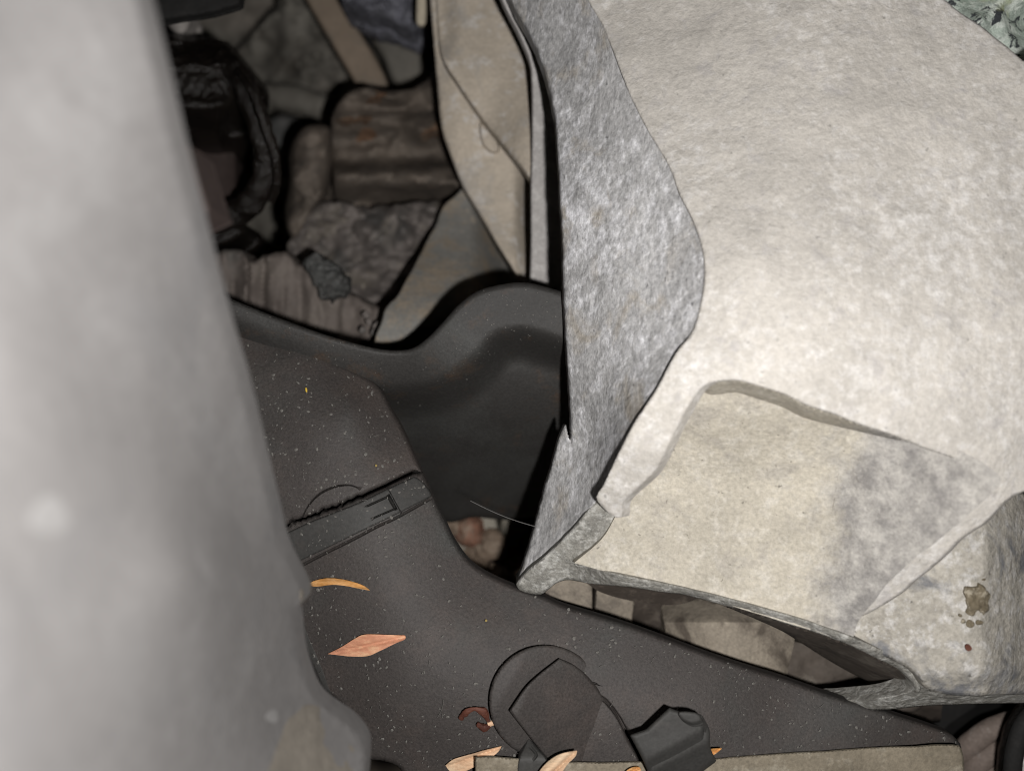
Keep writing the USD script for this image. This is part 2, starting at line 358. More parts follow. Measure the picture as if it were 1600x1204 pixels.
# ================================================================== the ground below everything
def ground():
    n = 90
    xs = np.linspace(-.6, .6, n); ys = np.linspace(-.35, .75, n)
    X, Y = np.meshgrid(xs, ys)
    Z = .004 * (fbm(np.stack([X * 60, Y * 60, X * 0], -1), 4, 5) - .5) * 2
    v = np.stack([X, Y, Z], -1).reshape(-1, 3)
    i = (np.arange(n - 1)[:, None] * n + np.arange(n - 1)).ravel()
    f = np.vstack([np.c_[i, i + 1, i + n + 1], np.c_[i, i + n + 1, i + n]])
    return v, f
gv, gf = ground()
g = usdkit.mesh(stage, '/World/ground', (gv, gf), m_soil, smooth=40)
tag(g.GetPrim(), kind='structure', label='dark soil far below the machine parts')

# ================================================================== 1. the big aluminium casting
RIDGE = [(890, -60), (918, 0), (944, 45), (974, 123), (989, 157), (1011, 202), (1045, 258), (1063, 306), (1082, 344), (1096, 384), (1101, 425), (1096, 470), (1083, 516)]
SEAM = [(1083, 516), (1056, 552), (1025, 609), (994, 656), (969, 703), (944, 756), (925, 784), (891, 825), (850, 866), (822, 890), (806, 910)]
POCKET_L = [(973, 806), (976, 781), (1019, 742), (1041, 703), (1066, 653), (1080, 628), (1094, 608), (1112, 597)]
POCKET_T = [(1112, 597), (1150, 594), (1187, 604), (1225, 616), (1262, 634), (1300, 646), (1337, 661), (1394, 680), (1450, 702), (1502, 720), (1532, 734), (1543, 750)]
POCKET_R = [(1543, 750), (1525, 774), (1487, 800), (1457, 820), (1412, 860), (1375, 894), (1352, 922), (1335, 945)]
RIB_R = [(1345, 962), (1395, 935), (1431, 905), (1450, 890), (1476, 867), (1502, 841), (1536, 819), (1555, 800), (1577, 778), (1600, 768), (1660, 755)]
d_face = rbf([(890, -60, .206), (918, 0, .203), (989, 157, .192), (1063, 306, .180), (1101, 425, .172), (1083, 516, .1705), (1056, 552, .170), (994, 656, .1715), (944, 756, .177), (960, 795, .180),
              (1300, -60, .190), (1480, 0, .1875), (1640, 130, .182), (1300, 200, .1795), (1200, 400, .1710), (1150, 560, .1672), (1450, 450, .1708), (1640, 400, .1745), (1640, 700, .1725), (1400, 640, .1665), (1540, 745, .170),
              (1041, 700, .1715), (1500, 820, .1735), (1400, 900, .1785), (1345, 955, .1825)])
face_out = curve([*RIDGE, *SEAM[1:6], (932, 778), (950, 800), (962, 808), *POCKET_L, POCKET_T[0], *POCKET_T[1:], *POCKET_R[1:], *RIB_R, (1660, 140), (1600, 95), (1535, 42), (1470, -4), (1420, -60), (1420, -60), (890, -60), (890, -60)], 6)
casting = thing('aluminium_casting', 'large pale weathered aluminium casting with a recessed pocket and slot, filling the right side', 'machine part', P(1200, 700, .26))
part(casting, 'top_face', relief(face_out, d_face, .002, step=8, edge=4, drop=.0004, amp=.0006, freq=190, seed=3, lean=(.0016, .0)), m_face)

FLANK_L = [(806, 916), (812, 894), (828, 847), (847, 775), (862, 725), (872, 687), (883, 659), (883, 659), (892, 690), (892, 690), (890, 628), (887, 581), (880, 450), (878, 374), (875, 318), (871, 243), (867, 187), (862, 161), (854, 123), (832, 64), (809, 26), (796, 0), (770, -60), (770, -60)]
ridge_in = [(895, -60), (923, 0), (949, 43), (979, 121), (1000, 157), (1022, 202), (1056, 258), (1074, 306), (1093, 344), (1107, 384), (1108, 425), (1103, 470), (1092, 516), (1066, 552), (1035, 609), (1004, 656), (979, 703), (952, 756), (931, 784), (893, 829), (852, 870), (825, 894), (806, 916), (806, 916)]
d_flank = rbf([(p[0], p[1], float(d_face(np.array([p[0]]), np.array([p[1]]))[0]) + .0004 + .0010 * (p[1] > 540)) for p in ridge_in[:17:2]] +
              [(931, 784, .189), (893, 829, .196), (852, 870, .2005), (810, 912, .204),
               (770, -60, .230), (796, 0, .226), (862, 161, .2125), (875, 318, .2045), (880, 450, .2020), (888, 600, .2010), (890, 660, .2010), (862, 725, .2060), (835, 820, .2080),
               (960, 300, .1935), (980, 450, .187), (960, 600, .187), (925, 690, .1955)])
part(casting, 'side_wall', relief(curve([*FLANK_L, *ridge_in[:-1]], 6), d_flank, .005, step=6, edge=4, drop=.0010, amp=.0005, freq=330, seed=8, rough_edge=1.4), m_flank)

LIP_TOP = [(897, 879), (925, 886), (953, 893), (1006, 904), (1053, 913), (1100, 924), (1147, 936), (1209, 953), (1256, 967), (1310, 986), (1350, 1002), (1385, 1018), (1412, 1034), (1434, 1058), (1439, 1074)]
SLOT_TOP = [(850, 926), (869, 911), (891, 906), (928, 912), (975, 916), (1025, 923), (1075, 930), (1131, 945), (1178, 957), (1225, 973), (1272, 987), (1319, 1004), (1350, 1018), (1378, 1032), (1402, 1044), (1420, 1060), (1428, 1074)]
xc = lambda y: 1312 - (y - 650) * .14
def d_pocket(x, y):
    base = .1925 - (x - 900) * 2.3e-5 - (y - 880) * -1.2e-5
    base = base - .009 * sstep(760, 590, y) * sstep(1430, 1280, x)
    base = np.where(y > 860, base - (y - 860) * 1e-5, base)
    r = np.maximum(x - xc(y), 0)
    s = sstep(0, 60, r)
    return base - r * s * 4.2e-5 * np.clip(1 - (y - 900) / 120, .1, 1)
fl_out = curve([(897, 879), (941, 841), (965, 800), (965, 800), (1005, 740), (1050, 655), (1085, 600), (1150, 578), (1200, 590), (1340, 640), (1340, 640), xc_pt := (1318, 700), (1300, 800), (1284, 900), (1268, 984), (1268, 984), (1209, 966), (1147, 947), (1100, 930), (1053, 914), (1006, 905), (953, 894)], 8, closed=True)
part(casting, 'pocket_floor', relief(fl_out, d_pocket, .006, step=8, amp=.0004, freq=220, seed=21), m_pocket, label='flat beige muddy floor of the pocket')
fr_out = curve([(1340, 640), (1340, 640), (1400, 665), (1502, 705), (1560, 740), (1560, 760), (1500, 815), (1430, 872), (1385, 915), (1345, 965), (1330, 1006), (1330, 1006), (1268, 983), (1268, 983), (1284, 900), (1300, 800), (1318, 700)], 8, closed=True)
part(casting, 'pocket_slope', relief(fr_out, d_pocket, .006, step=7, amp=.0009, freq=260, seed=22), m_pocket, label='rough grey sloping side of the pocket')

pt = LineString(curve(POCKET_T, 6))
def d_wall(x, y):
    t = shapely.distance(shapely.points(np.c_[np.ravel(x), np.ravel(y)]), pt).reshape(np.shape(x)) * np.where(y < 592, 0, 1)
    return d_face(x, y) + .0012 + (d_pocket(x, y) - d_face(x, y)) * np.clip((t + 1) / 24, 0, 1)
part(casting, 'pocket_wall', relief(curve([(1098, 612), (1112, 592), (1150, 588), (1190, 598), (1262, 628), (1337, 656), (1400, 676), (1420, 690), (1330, 670), (1255, 652), (1185, 624), (1150, 617), (1118, 619)], 6, closed=True), d_wall, .003, step=4, amp=.0005, freq=300, seed=27), m_pocket)
rim_out = curve([(806, 912), (822, 892), (850, 869), (891, 829), (925, 789), (950, 778), (978, 800), (973, 815), (941, 843), (912, 865), (900, 880), (900, 880), *LIP_TOP[1:], (1436, 1082), (1429, 1080), *SLOT_TOP[::-1], (838, 928), (812, 922)], 6, closed=True)
d_lip0 = rbf([(806, 914, .2020), (850, 890, .1985), (891, 850, .1945), (940, 800, .187), (975, 800, .187), (900, 900, .198), *[(x, y, float(d_pocket(np.array([float(x)]), np.array([float(y)]))[0]) - .0018) for x, y in [(953, 893), (1050, 912), (1147, 936), (1256, 967), (1300, 982), (1335, 996)]], (1385, 1018, .1852), (1436, 1066, .188)])
lt = LineString(LIP_TOP)
def d_lip(x, y):
    below = np.clip((shapely.distance(shapely.points(np.c_[np.ravel(x), np.ravel(y)]), lt)).reshape(np.shape(x)), 0, 40) * sstep(870, 960, x)
    return d_lip0(x, y) + below * 1.1e-4
part(casting, 'rim', relief(rim_out, d_lip, .010, step=5, edge=5, drop=.0012, amp=.0005, freq=420, seed=31, rough_edge=.6), m_rim, label='worn grey rim along the top of the slot')

boss_out = curve([(1322, 1002), (1335, 960), (1352, 930), (1400, 880), (1500, 800), (1560, 770), (1660, 730), (1660, 730), (1660, 1084), (1660, 1084), (1600, 1084), (1499, 1086), (1447, 1075), (1432, 1055), (1405, 1036), (1372, 1021)], 8, closed=True)
def d_boss(x, y):
    b = np.interp(x, [1320, 1360, 1440, 1490, 1502, 1540, 1552, 1580, 1610, 1660], [.1860, .1855, .1828, .1818, .1812, .1812, .1828, .187, .1935, .209])
    b = b + .0035 * sstep(1045, 1090, y) + .003 * sstep(830, 770, y)
    return b
part(casting, 'end_boss', relief(boss_out, d_boss, .012, step=7, edge=6, drop=.0015, amp=.0007, freq=230, seed=41), m_boss, label='rounded stained end boss with a vertical band')
foot_out = curve([(1300, 1094), (1350, 1091), (1395, 1086), (1422, 1078), (1430, 1070), (1442, 1066), (1450, 1070), (1499, 1080), (1600, 1078), (1660, 1076), (1660, 1076), (1660, 1096), (1660, 1096), (1600, 1098), (1499, 1100), (1439, 1103), (1379, 1108), (1330, 1104)], 8, closed=True)
part(casting, 'bottom_flange', relief(foot_out, rbf([(1290, 1094, .206), (1340, 1092, .202), (1425, 1078, .192), (1379, 1106, .199), (1438, 1072, .1895), (1450, 1100, .197), (1600, 1080, .195), (1600, 1098, .203), (1660, 1080, .208), (1660, 1096, .215)]), .008, step=5, edge=3, drop=.0006, amp=.0003, freq=300, seed=43), m_rim)
# inside the slot
post_out = curve([(1030, 925), (1245, 960), (1245, 960), (1241, 1001), (1229, 1060), (1226, 1110), (1226, 1110), (1030, 1050), (1030, 1050), (1040, 985), (1040, 985)], 6, closed=True)
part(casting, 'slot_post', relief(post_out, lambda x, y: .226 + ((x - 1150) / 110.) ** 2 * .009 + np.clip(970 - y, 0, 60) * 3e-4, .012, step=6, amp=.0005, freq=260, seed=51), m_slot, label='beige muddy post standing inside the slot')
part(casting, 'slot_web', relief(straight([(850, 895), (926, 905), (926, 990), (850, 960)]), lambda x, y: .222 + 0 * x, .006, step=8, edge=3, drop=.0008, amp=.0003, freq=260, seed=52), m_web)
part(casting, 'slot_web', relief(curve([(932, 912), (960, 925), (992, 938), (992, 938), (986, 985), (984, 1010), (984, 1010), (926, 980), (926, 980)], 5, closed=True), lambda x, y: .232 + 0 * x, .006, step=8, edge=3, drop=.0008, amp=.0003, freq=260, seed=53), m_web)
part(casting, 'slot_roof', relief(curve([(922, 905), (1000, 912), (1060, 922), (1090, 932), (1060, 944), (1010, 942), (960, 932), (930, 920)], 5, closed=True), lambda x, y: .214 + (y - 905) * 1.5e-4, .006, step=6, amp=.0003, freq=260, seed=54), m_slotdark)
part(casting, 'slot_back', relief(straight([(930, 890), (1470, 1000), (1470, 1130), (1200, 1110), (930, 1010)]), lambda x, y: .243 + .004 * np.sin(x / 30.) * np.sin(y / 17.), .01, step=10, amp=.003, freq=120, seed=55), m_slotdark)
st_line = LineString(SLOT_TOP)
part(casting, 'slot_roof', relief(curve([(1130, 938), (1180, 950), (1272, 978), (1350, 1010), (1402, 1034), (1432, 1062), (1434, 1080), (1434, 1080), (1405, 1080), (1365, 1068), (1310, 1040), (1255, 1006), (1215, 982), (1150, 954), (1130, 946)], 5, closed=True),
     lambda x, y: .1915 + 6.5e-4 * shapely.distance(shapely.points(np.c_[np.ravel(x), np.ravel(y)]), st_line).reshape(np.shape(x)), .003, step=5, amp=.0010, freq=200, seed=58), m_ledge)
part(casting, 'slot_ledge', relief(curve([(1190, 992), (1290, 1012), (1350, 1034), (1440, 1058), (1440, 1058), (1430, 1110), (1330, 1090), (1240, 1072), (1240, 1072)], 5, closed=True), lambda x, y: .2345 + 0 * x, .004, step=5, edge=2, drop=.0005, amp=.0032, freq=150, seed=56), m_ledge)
# patch of old mud and a red flake on the boss
SC = [(1505, 922), (1512, 914), (1524, 917), (1534, 912), (1546, 926), (1541, 940), (1546, 952), (1538, 962), (1526, 956), (1520, 965), (1508, 958), (1511, 944)]
scab = thing('mud_scab', 'dark brown broken scab of mud on the rounded end of the casting', 'mud', P(1525, 945, .182))
part(scab, 'crust', relief(curve(SC, 5, closed=True), lambda x, y: d_boss(x, y) - .0005, .0006, step=2.5, edge=3, drop=.0003, amp=.0007, freq=900, seed=61, rough_edge=5), m_mudscab)
for i, (x, y, r) in enumerate([(1504, 971, 5), (1516, 974, 7), (1531, 972, 6), (1500, 962, 3), (1538, 905, 3)]):
    t = np.linspace(0, 2 * np.pi, 9, endpoint=False)
    part(scab, 'crumb', relief(curve(np.c_[x + r * np.cos(t), y + .7 * r * np.sin(t)], 3, closed=True), lambda X, Y: d_boss(X, Y) - .0004, .0005, step=2, edge=2, drop=.0002, rough_edge=3), m_mudscab)
solo('red_flake', relief(curve([(1509, 1007), (1514, 1006), (1519, 1013), (1513, 1017), (1509, 1013)], 4, closed=True), lambda x, y: d_boss(x, y) - .0009, .0003, step=2), m_husk, label='tiny red brown flake below the brown mud scab', category='flake')

# ================================================================== 2. ribbed plate behind the casting
plate = thing('rib_plate', 'beige dusty ribbed plate standing behind the left edge of the big casting', 'machine part', P(760, 250, .31))
low_out = curve([(664, -60), (671, 0), (677, 67), (684, 150), (690, 202), (705, 247), (723, 292), (750, 336), (776, 381), (809, 434), (825, 470), (825, 470), (850, 470), (850, 470), (845, 300), (835, 200), (835, 200), (700, -60), (700, -60)], 6)
def d_low(x, y):
    return .2710 + .010 * sstep(100, 0, np.abs(y - 330) * .55) * sstep(800, 835, x) - .006 * sstep(330, 430, y) * 1.0 + .002 * sstep(720, 680, x)
part(plate, 'lower_panel', relief(low_out, d_low, .006, step=8, edge=6, drop=.0015, amp=.0005, freq=120, seed=71), m_plate)
up_out = curve([(676, -60), (680, 0), (684, 50), (690, 90), (712, 127), (750, 183), (783, 224), (817, 265), (832, 288), (832, 288), (838, 250), (836, 150), (822, 60), (822, 60), (790, -60), (790, -60)], 6)
def d_up(x, y):
    return .2650 - .0130 * sstep(90, 285, y) * sstep(740, 830, x) + .003 * sstep(100, 60, y) * sstep(720, 690, x) + .004 * sstep(150, 0, y)
part(plate, 'upper_panel', relief(up_out, d_up, .004, step=7, edge=5, drop=.0012, amp=.0005, freq=120, seed=72), m_plate)
strip_out = curve([(762, -60), (783, 0), (809, 52), (826, 93), (830, 123), (831, 187), (830, 258), (829, 288), (829, 389), (826, 470), (826, 470), (900, 470), (900, 470), (900, 200), (880, 100), (830, -60), (830, -60)], 6)
part(plate, 'front_flange', relief(strip_out, lambda x, y: .2355 + .0135 * sstep(0, 230, y) + 0 * x, .003, step=6, edge=4, drop=.0008, amp=.0003, freq=200, seed=73), m_strip, label='narrow grey flange along the right of the plate')
part(plate, 'rivet', relief(curve([(749, 192), (757, 196), (775, 216), (780, 236), (766, 238), (752, 222)], 6, closed=True), lambda x, y: d_low(x, y) - .0022, .003, step=4, edge=5, drop=.0015), m_plate)

# ================================================================== 3. the black plastic cover
TOP = [(300, 432), (335, 455), (400, 483), (450, 502), (500, 520), (550, 535), (600, 546), (640, 545), (665, 530), (690, 505), (715, 477), (745, 455), (780, 445), (815, 441), (850, 447), (900, 462)]
cover = thing('plastic_cover', 'dusty black moulded plastic cover with embossed seam, lying under the two castings', 'cover', P(800, 1000, .25))
topl = LineString(curve(TOP, 8))
def d_bowl(x, y):
    t = shapely.distance(shapely.points(np.c_[np.ravel(x), np.ravel(y)]), topl).reshape(np.shape(x))
    w = 50 + 14 * sstep(640, 760, x)
    return .2085 + .013 * sstep(w, w + 62, t) * sstep(520, 620, x + (y - 540) * .9) + 2.6e-4 * 40 * np.logaddexp(0, (y - 625 + 30 * sstep(720, 620, x)) / 40) + .010 * np.clip((560 - x) / 200, 0, 1) * sstep(20, 90, t)
bowl_out = curve([*TOP, TOP[-1], (915, 700), (880, 800), (835, 806), (790, 812), (740, 808), (700, 816), (640, 800), (640, 800), (560, 700), (420, 620), (330, 560), (300, 432), (300, 432)], 6)
part(cover, 'hollow_flange', relief(bowl_out, d_bowl, .0020, step=6, edge=9, drop=.0016, amp=.0004, freq=90, seed=81), m_bowl_shade, label='curved flange dipping into a hollow darkened by colour')

d_pan = rbf([(330, 470, .219), (345, 492, .2165), (440, 528, .2150), (520, 568, .2135), (575, 600, .2135), (600, 640, .2120), (640, 700, .2085), (680, 785, .2055), (735, 880, .2045),
             (420, 640, .2065), (520, 700, .2030), (560, 640, .2070), (450, 560, .2110), (450, 800, .2025), (600, 800, .2010), (440, 900, .2040), (600, 900, .1985), (700, 1000, .1965), (850, 1000, .1985), (850, 932, .2025),
             (520, 1110, .2030), (600, 1100, .1975), (900, 1120, .1950), (1100, 1100, .1975), (1227, 1060, .2030), (1350, 1130, .2010), (1486, 1146, .2060), (1500, 1230, .2060), (1000, 1230, .1960), (640, 1230, .2000)])
SEAMLINE = [(420, 826), (432, 823), (446, 820), (460, 812), (476, 810), (490, 803), (505, 795), (525, 790), (545, 782), (560, 775), (600, 757), (646, 735)]
_t = np.linspace(0, 1, 60); _sx = np.interp(_t, np.linspace(0, 1, len(SEAMLINE)), [p[0] for p in SEAMLINE]); _sy = np.interp(_t, np.linspace(0, 1, len(SEAMLINE)), [p[1] for p in SEAMLINE])
_j = np.random.default_rng(77).normal(size=60) * np.where(_sx < 580, 1.5, .35)
SEAMLINE = [(float(a), float(b)) for a, b in zip(_sx, _sy + _j)]
arc1 = curve([(473, 808), (478, 796), (488, 782), (500, 771), (515, 763), (532, 758), (548, 758), (560, 762)], 6)
fr_edge = [(590, 602), (612, 640), (628, 668), (645, 705), (660, 738), (672, 765), (684, 792), (697, 818), (712, 848), (735, 878), (765, 898), (808, 917), (850, 931), (881, 945), (944, 964), (991, 979), (1044, 998), (1100, 1019), (1147, 1035), (1194, 1050), (1227, 1060), (1287, 1081), (1350, 1101), (1380, 1109), (1405, 1118), (1437, 1128), (1469, 1139), (1486, 1146), (1497, 1157), (1503, 1172), (1506, 1240)]
up_panel = np.vstack([curve([(320, 470), (345, 488), (400, 510), (440, 527), (480, 545), (520, 564), (555, 580), (590, 602), *fr_edge[1:5]], 6), np.array(SEAMLINE[::-1]), [(360, 800), (320, 640)]])
part(cover, 'upper_panel', relief(up_panel, d_pan, .0030, step=6, edge=7, drop=.0016, grooves=[(arc1, 1.2, .0008)], amp=.0003, freq=90, seed=82), m_cover)
gap = np.array([(x - .2, y + 1.2 + 3.4 * i / 59 + .9 * abs(math.sin(i * 1.7)) * (i < 38)) for i, (x, y) in enumerate(SEAMLINE)])
low_panel = np.vstack([gap, curve(fr_edge[4:], 6), [(1000, 1250), (660, 1250)], curve([(645, 1240), (625, 1200), (598, 1188), (572, 1184), (548, 1160), (525, 1122), (500, 1066), (480, 1010), (462, 955), (440, 890), (400, 850)], 6)])
G = []
G.append((curve([(462, 888), (500, 868), (530, 853), (560, 838), (590, 822), (620, 808), (672, 779)], 5), 2.6, .0009))
G.append((straight([(574, 790), (607, 775)]), 2.0, .0011)); G.append((straight([(607, 775), (618, 794)]), 3.2, .0016)); G.append((straight([(618, 794), (583, 809)]), 1.7, .0011))
G.append((straight([(604, 759), (628, 803)]), 1.0, .0005))
G.append((curve([(825, 1146), (815, 1164), (807, 1183), (803, 1215)], 5), 2.0, .0022))
G.append((curve([(907, 1069), (926, 1066), (938, 1071)], 5), [.6, 1.7, .6], .0014))
G.append((curve([(920, 1079), (942, 1091), (954, 1103), (967, 1121), (981, 1147), (994, 1168), (1003, 1186), (1010, 1215)], 6), [.8, 1.6, 2.6, 3.6, 4.6, 5.4], .0060))
part(cover, 'lower_panel', relief(low_panel, lambda x, y: d_pan(x, y) + .0005, .0030, step=7, edge=7, drop=.0016, grooves=G, amp=.0003, freq=90, seed=83), m_cover)
tab = curve([(436, 838), (480, 817), (520, 801), (560, 785), (604, 764), (648, 744), (648, 744), (660, 752), (672, 768), (674, 775), (674, 775), (620, 803), (560, 832), (500, 861), (456, 882), (456, 882)], 5, closed=True)
part(cover, 'latch_strip', relief(tab, lambda x, y: d_pan(x, y) - .00005, .0014, step=5, edge=3, drop=.0004, grooves=G[1:5]), m_tab, label='smooth grey strip with a square latch mark')
tongue = curve([(826, 1150), (842, 1170), (856, 1188), (866, 1230), (866, 1230), (806, 1230), (806, 1230), (809, 1190), (816, 1170)], 5, closed=True)
t_ = np.linspace(0, 2 * np.pi, 40, endpoint=False)
cap = np.c_[853 + 89 * np.cos(t_), np.minimum(1096 + 89 * np.sin(t_), 1174 + .02 * np.arange(40))]
part(cover, 'round_cap', relief(cap, lambda x, y: d_pan(x, y) - .0032 + .0052 * np.clip(((x - 853) * .8 + (y - 1096) * .45 + 60) / 120, 0, 1), .0008, step=6, edge=5, drop=.0006, amp=.0003, freq=90, seed=85, lean=(.0008, .0008)), m_cover, label='low round cap moulded on the cover')
sq = curve([(874, 1028), (874, 1028), (845, 1051), (821, 1074), (796, 1110), (796, 1110), (824, 1146), (858, 1188), (858, 1188), (905, 1192), (940, 1165), (962, 1130), (948, 1096), (922, 1062), (900, 1040)], 4, closed=True)
part(cover, 'square_tab', relief(sq, lambda x, y: d_pan(x, y) - .0064 + .0074 * np.clip(((x - 800) * .85 + (y - 1075) * .30 - 20) / 115, 0, 1), .0008, step=5, edge=4, drop=.0005, amp=.0003, freq=90, seed=86, lean=(.0008, .0008)), m_cover, label='angular tab across the round cap')
part(cover, 'tongue', relief(tongue, lambda x, y: d_pan(x, y) - .0045 * sstep(1145, 1190, y) - .0002, .002, step=5, edge=3, drop=.0010, grooves=[(curve([(830, 1168), (838, 1178), (834, 1186)], 4), 2.5, .0006)]), m_tab)
blk = curve([(1010, 1139), (1046, 1105), (1046, 1105), (1060, 1110), (1092, 1114), (1100, 1124), (1101, 1150), (1111, 1172), (1111, 1172), (1085, 1192), (1045, 1230), (1045, 1230), (1024, 1230), (1024, 1230), (1004, 1186), (984, 1148), (984, 1148)], 5, closed=True)
part(cover, 'clip_block', relief(blk, lambda x, y: .1845 + np.clip((x - 1060) * .55 + (y - 1160), 0, 80) * 1.0e-4, .0016, step=5, edge=7, drop=.0010, amp=.0003, freq=150, seed=84, lean=(.0014, .0026)), m_tab, label='raised dark clip block at the bottom edge')
part(cover, 'clip_stem', relief(straight([(1050, 1150), (1085, 1160), (1075, 1195), (1040, 1215)]), lambda x, y: .1935 + 0 * x, .013, step=8), m_tab)
part(cover, 'clip_nub', relief(curve([(1060, 1112), (1078, 1111), (1092, 1115), (1096, 1126), (1080, 1130), (1064, 1122)], 5, closed=True), lambda x, y: .1832 + 0 * x, .001, step=4, edge=4, drop=.0006, lean=(.0006, .001)), m_tab)
part(cover, 'turned_edge', relief(curve([(696, 826), (702, 838), (712, 862), (726, 882), (747, 896), (738, 896), (718, 884), (704, 862), (697, 842)], 5, closed=True), lambda x, y: .2085 + (x - 700) * 0, .003, step=4, edge=3, drop=.0006), m_beige)
part(cover, 'left_lip', relief(curve([(458, 960), (470, 962), (492, 1012), (512, 1060), (531, 1112), (524, 1116), (500, 1066), (476, 1010)], 5, closed=True), lambda x, y: d_pan(x, y) + .0005, .003, step=4, edge=4, drop=.001), m_tab)

bar = curve([(742, 1181), (780, 1181), (900, 1189), (1000, 1189), (1100, 1185), (1209, 1177), (1300, 1171), (1363, 1167), (1427, 1164), (1490, 1162), (1502, 1170), (1507, 1200), (1512, 1290), (1512, 1290), (742, 1290), (742, 1290)], 5, closed=True)
solo('beige_bar', relief(bar, lambda x, y: .1925 + (x - 900) * 1.2e-5 + 0 * y, .004, step=7, edge=4, drop=.0008, amp=.0006, freq=200, seed=91, lean=(0, .004)), m_beige, label='dusty beige bar along the bottom edge, below the black cover', category='bar')

# ================================================================== 4. the out-of-focus panel in front, at the left
beam_out = curve([(200, -60), (215, 0), (242, 110), (274, 240), (306, 360), (338, 480), (372, 590), (400, 700), (425, 800), (436, 845), (452, 880), (466, 905), (474, 928), (470, 944), (457, 948), (460, 968), (464, 1010), (474, 1050), (492, 1090), (520, 1113), (545, 1130), (566, 1155), (572, 1185), (565, 1270), (565, 1270), (-60, 1270), (-60, 1270), (-60, -60), (-60, -60)], 6)
d_beam = rbf([(-60, -60, .086), (0, 0, .088), (226, 0, .098), (120, 0, .092), (-60, 600, .076), (0, 600, .079), (150, 500, .093), (342, 480, .117), (250, 500, .103), (-60, 1270, .068), (0, 1200, .072), (200, 900, .093), (300, 900, .106), (425, 800, .142), (474, 928, .154), (400, 1000, .134), (200, 1200, .097), (490, 1090, .156), (570, 1190, .160), (480, 1200, .146), (380, 1230, .128)])
beam = thing('support_beam', 'pale grey out-of-focus metal beam close to the lens along the left edge', 'machine part', P(150, 700, .12))
part(beam, 'panel_body', relief(beam_out, d_beam, .006, step=10, edge=0, amp=.0001, freq=40, seed=101), m_beam)
part(beam, 'edge_nub', relief(curve([(436, 862), (452, 880), (467, 905), (475, 928), (470, 945), (455, 950), (446, 920)], 5, closed=True), lambda x, y: .1520 + 0 * x, .006, step=5, edge=9, drop=.003, amp=.0008, freq=250, seed=102), m_boot)
def spot(x, y, r, n=14):
    t = np.linspace(0, 2 * np.pi, n, endpoint=False); q = 1 + .12 * np.sin(3 * t + x)
    return curve(np.c_[x + r * q * np.cos(t), y + r * q * np.sin(t)], 3, closed=True)
part(beam, 'pale_stud', relief(spot(426, 1118, 10), lambda x, y: d_beam(x, y) - .0002, .0006, step=3, edge=3, drop=.0002), m_stud)
part(beam, 'pale_spot', relief(spot(75, 805, 30), lambda x, y: d_beam(x, y) - .00015, .0004, step=5), m_stud)
part(beam, 'mud_film', relief(curve([(446, 1120), (478, 1098), (500, 1100), (522, 1117), (546, 1134), (564, 1157), (569, 1186), (563, 1270), (563, 1270), (400, 1270), (400, 1270), (424, 1180)], 5, closed=True), lambda x, y: d_beam(x, y) - .0003 + .0003 * (x > 500), .0008, step=6, edge=20, drop=.0006, amp=.0006, freq=200, seed=104, rough_edge=3), m_boot)

# ================================================================== 5. deep background, upper left
hou = thing('grey_housing', 'dull grey mottled housing far behind, at the upper left centre', 'machine part', P(480, 150, .43))
part(hou, 'back_wall', relief(straight([(180, -120), (720, -120), (740, 340), (640, 560), (200, 560)]), lambda x, y: .425 + .03 * (fbm(np.stack([x / 60., y / 60., 0 * x], -1), 4, 33) - .5), .02, step=10, amp=.004, freq=60, seed=111), m_housing)
part(hou, 'web', relief(curve([(362, 84), (386, 62), (410, 34), (432, 2), (440, -60), (440, -60), (520, -60), (520, -60), (548, 70), (570, 150), (530, 200), (470, 196), (430, 170), (398, 150)], 6, closed=True), lambda x, y: .392 + .03 * (fbm(np.stack([x / 45., y / 45., 0 * x], -1), 4, 37) - .5), .01, step=7, edge=10, drop=.004, amp=.002, freq=90, seed=116, rough_edge=4), m_housing)
part(hou, 'pipe', tube(P_line([(400, 150, .386), (440, 152, .380), (480, 160, .378), (530, 176, .380)], 8), .0048, sides=16, amp=.001, freq=150, seed=117), m_housing)
part(hou, 'boss', relief(curve([(418, 190), (440, 178), (468, 184), (462, 206), (446, 230), (424, 226)], 5, closed=True), lambda x, y: .372 + 0 * x, .01, step=5, edge=10, drop=.005, amp=.002, freq=120, seed=118), m_dirt)
link = thing('mud_caked_bracket', 'brown mud caked steel bracket with rust spots, deep in the gap', 'bracket', P(600, 300, .42))
mk = curve([(516, 200), (518, 180), (530, 158), (548, 140), (575, 136), (604, 140), (640, 138), (660, 128), (676, 116), (700, 100), (740, 300), (700, 420), (640, 560), (560, 560), (500, 520), (480, 440), (500, 380), (520, 330), (518, 260)], 6, closed=True)
def d_mk(x, y):
    n = fbm(np.stack([x / 60., y / 34., 0 * x], -1), 4, 12) - .5
    return .302 + .010 * sstep(180, 235, y) * sstep(285, 245, y) - .008 * sstep(240, 268, y) * sstep(302, 285, y) + .016 * sstep(290, 325, y) + .022 * n
part(link, 'bracket_body', relief(mk, d_mk, .015, step=6, edge=14, drop=.006, amp=.0016, freq=140, seed=112), m_mud)
kn = curve([(455, 225), (470, 203), (490, 194), (516, 200), (520, 250), (512, 300), (490, 330), (478, 360), (455, 372), (444, 340), (450, 290), (450, 250)], 6, closed=True)
part(link, 'side_knob', relief(kn, lambda x, y: .298 + ((x - 490) / 50.) ** 2 * .008 + .014 * (fbm(np.stack([x / 40., y / 40., 0 * x], -1), 3, 5) - .5), .014, step=5, edge=12, drop=.010, amp=.002, freq=110, seed=113), m_mud)
lumps = curve([(446, 400), (458, 360), (486, 325), (520, 312), (560, 324), (620, 318), (700, 322), (700, 420), (600, 500), (540, 490), (500, 440), (470, 420)], 6, closed=True)
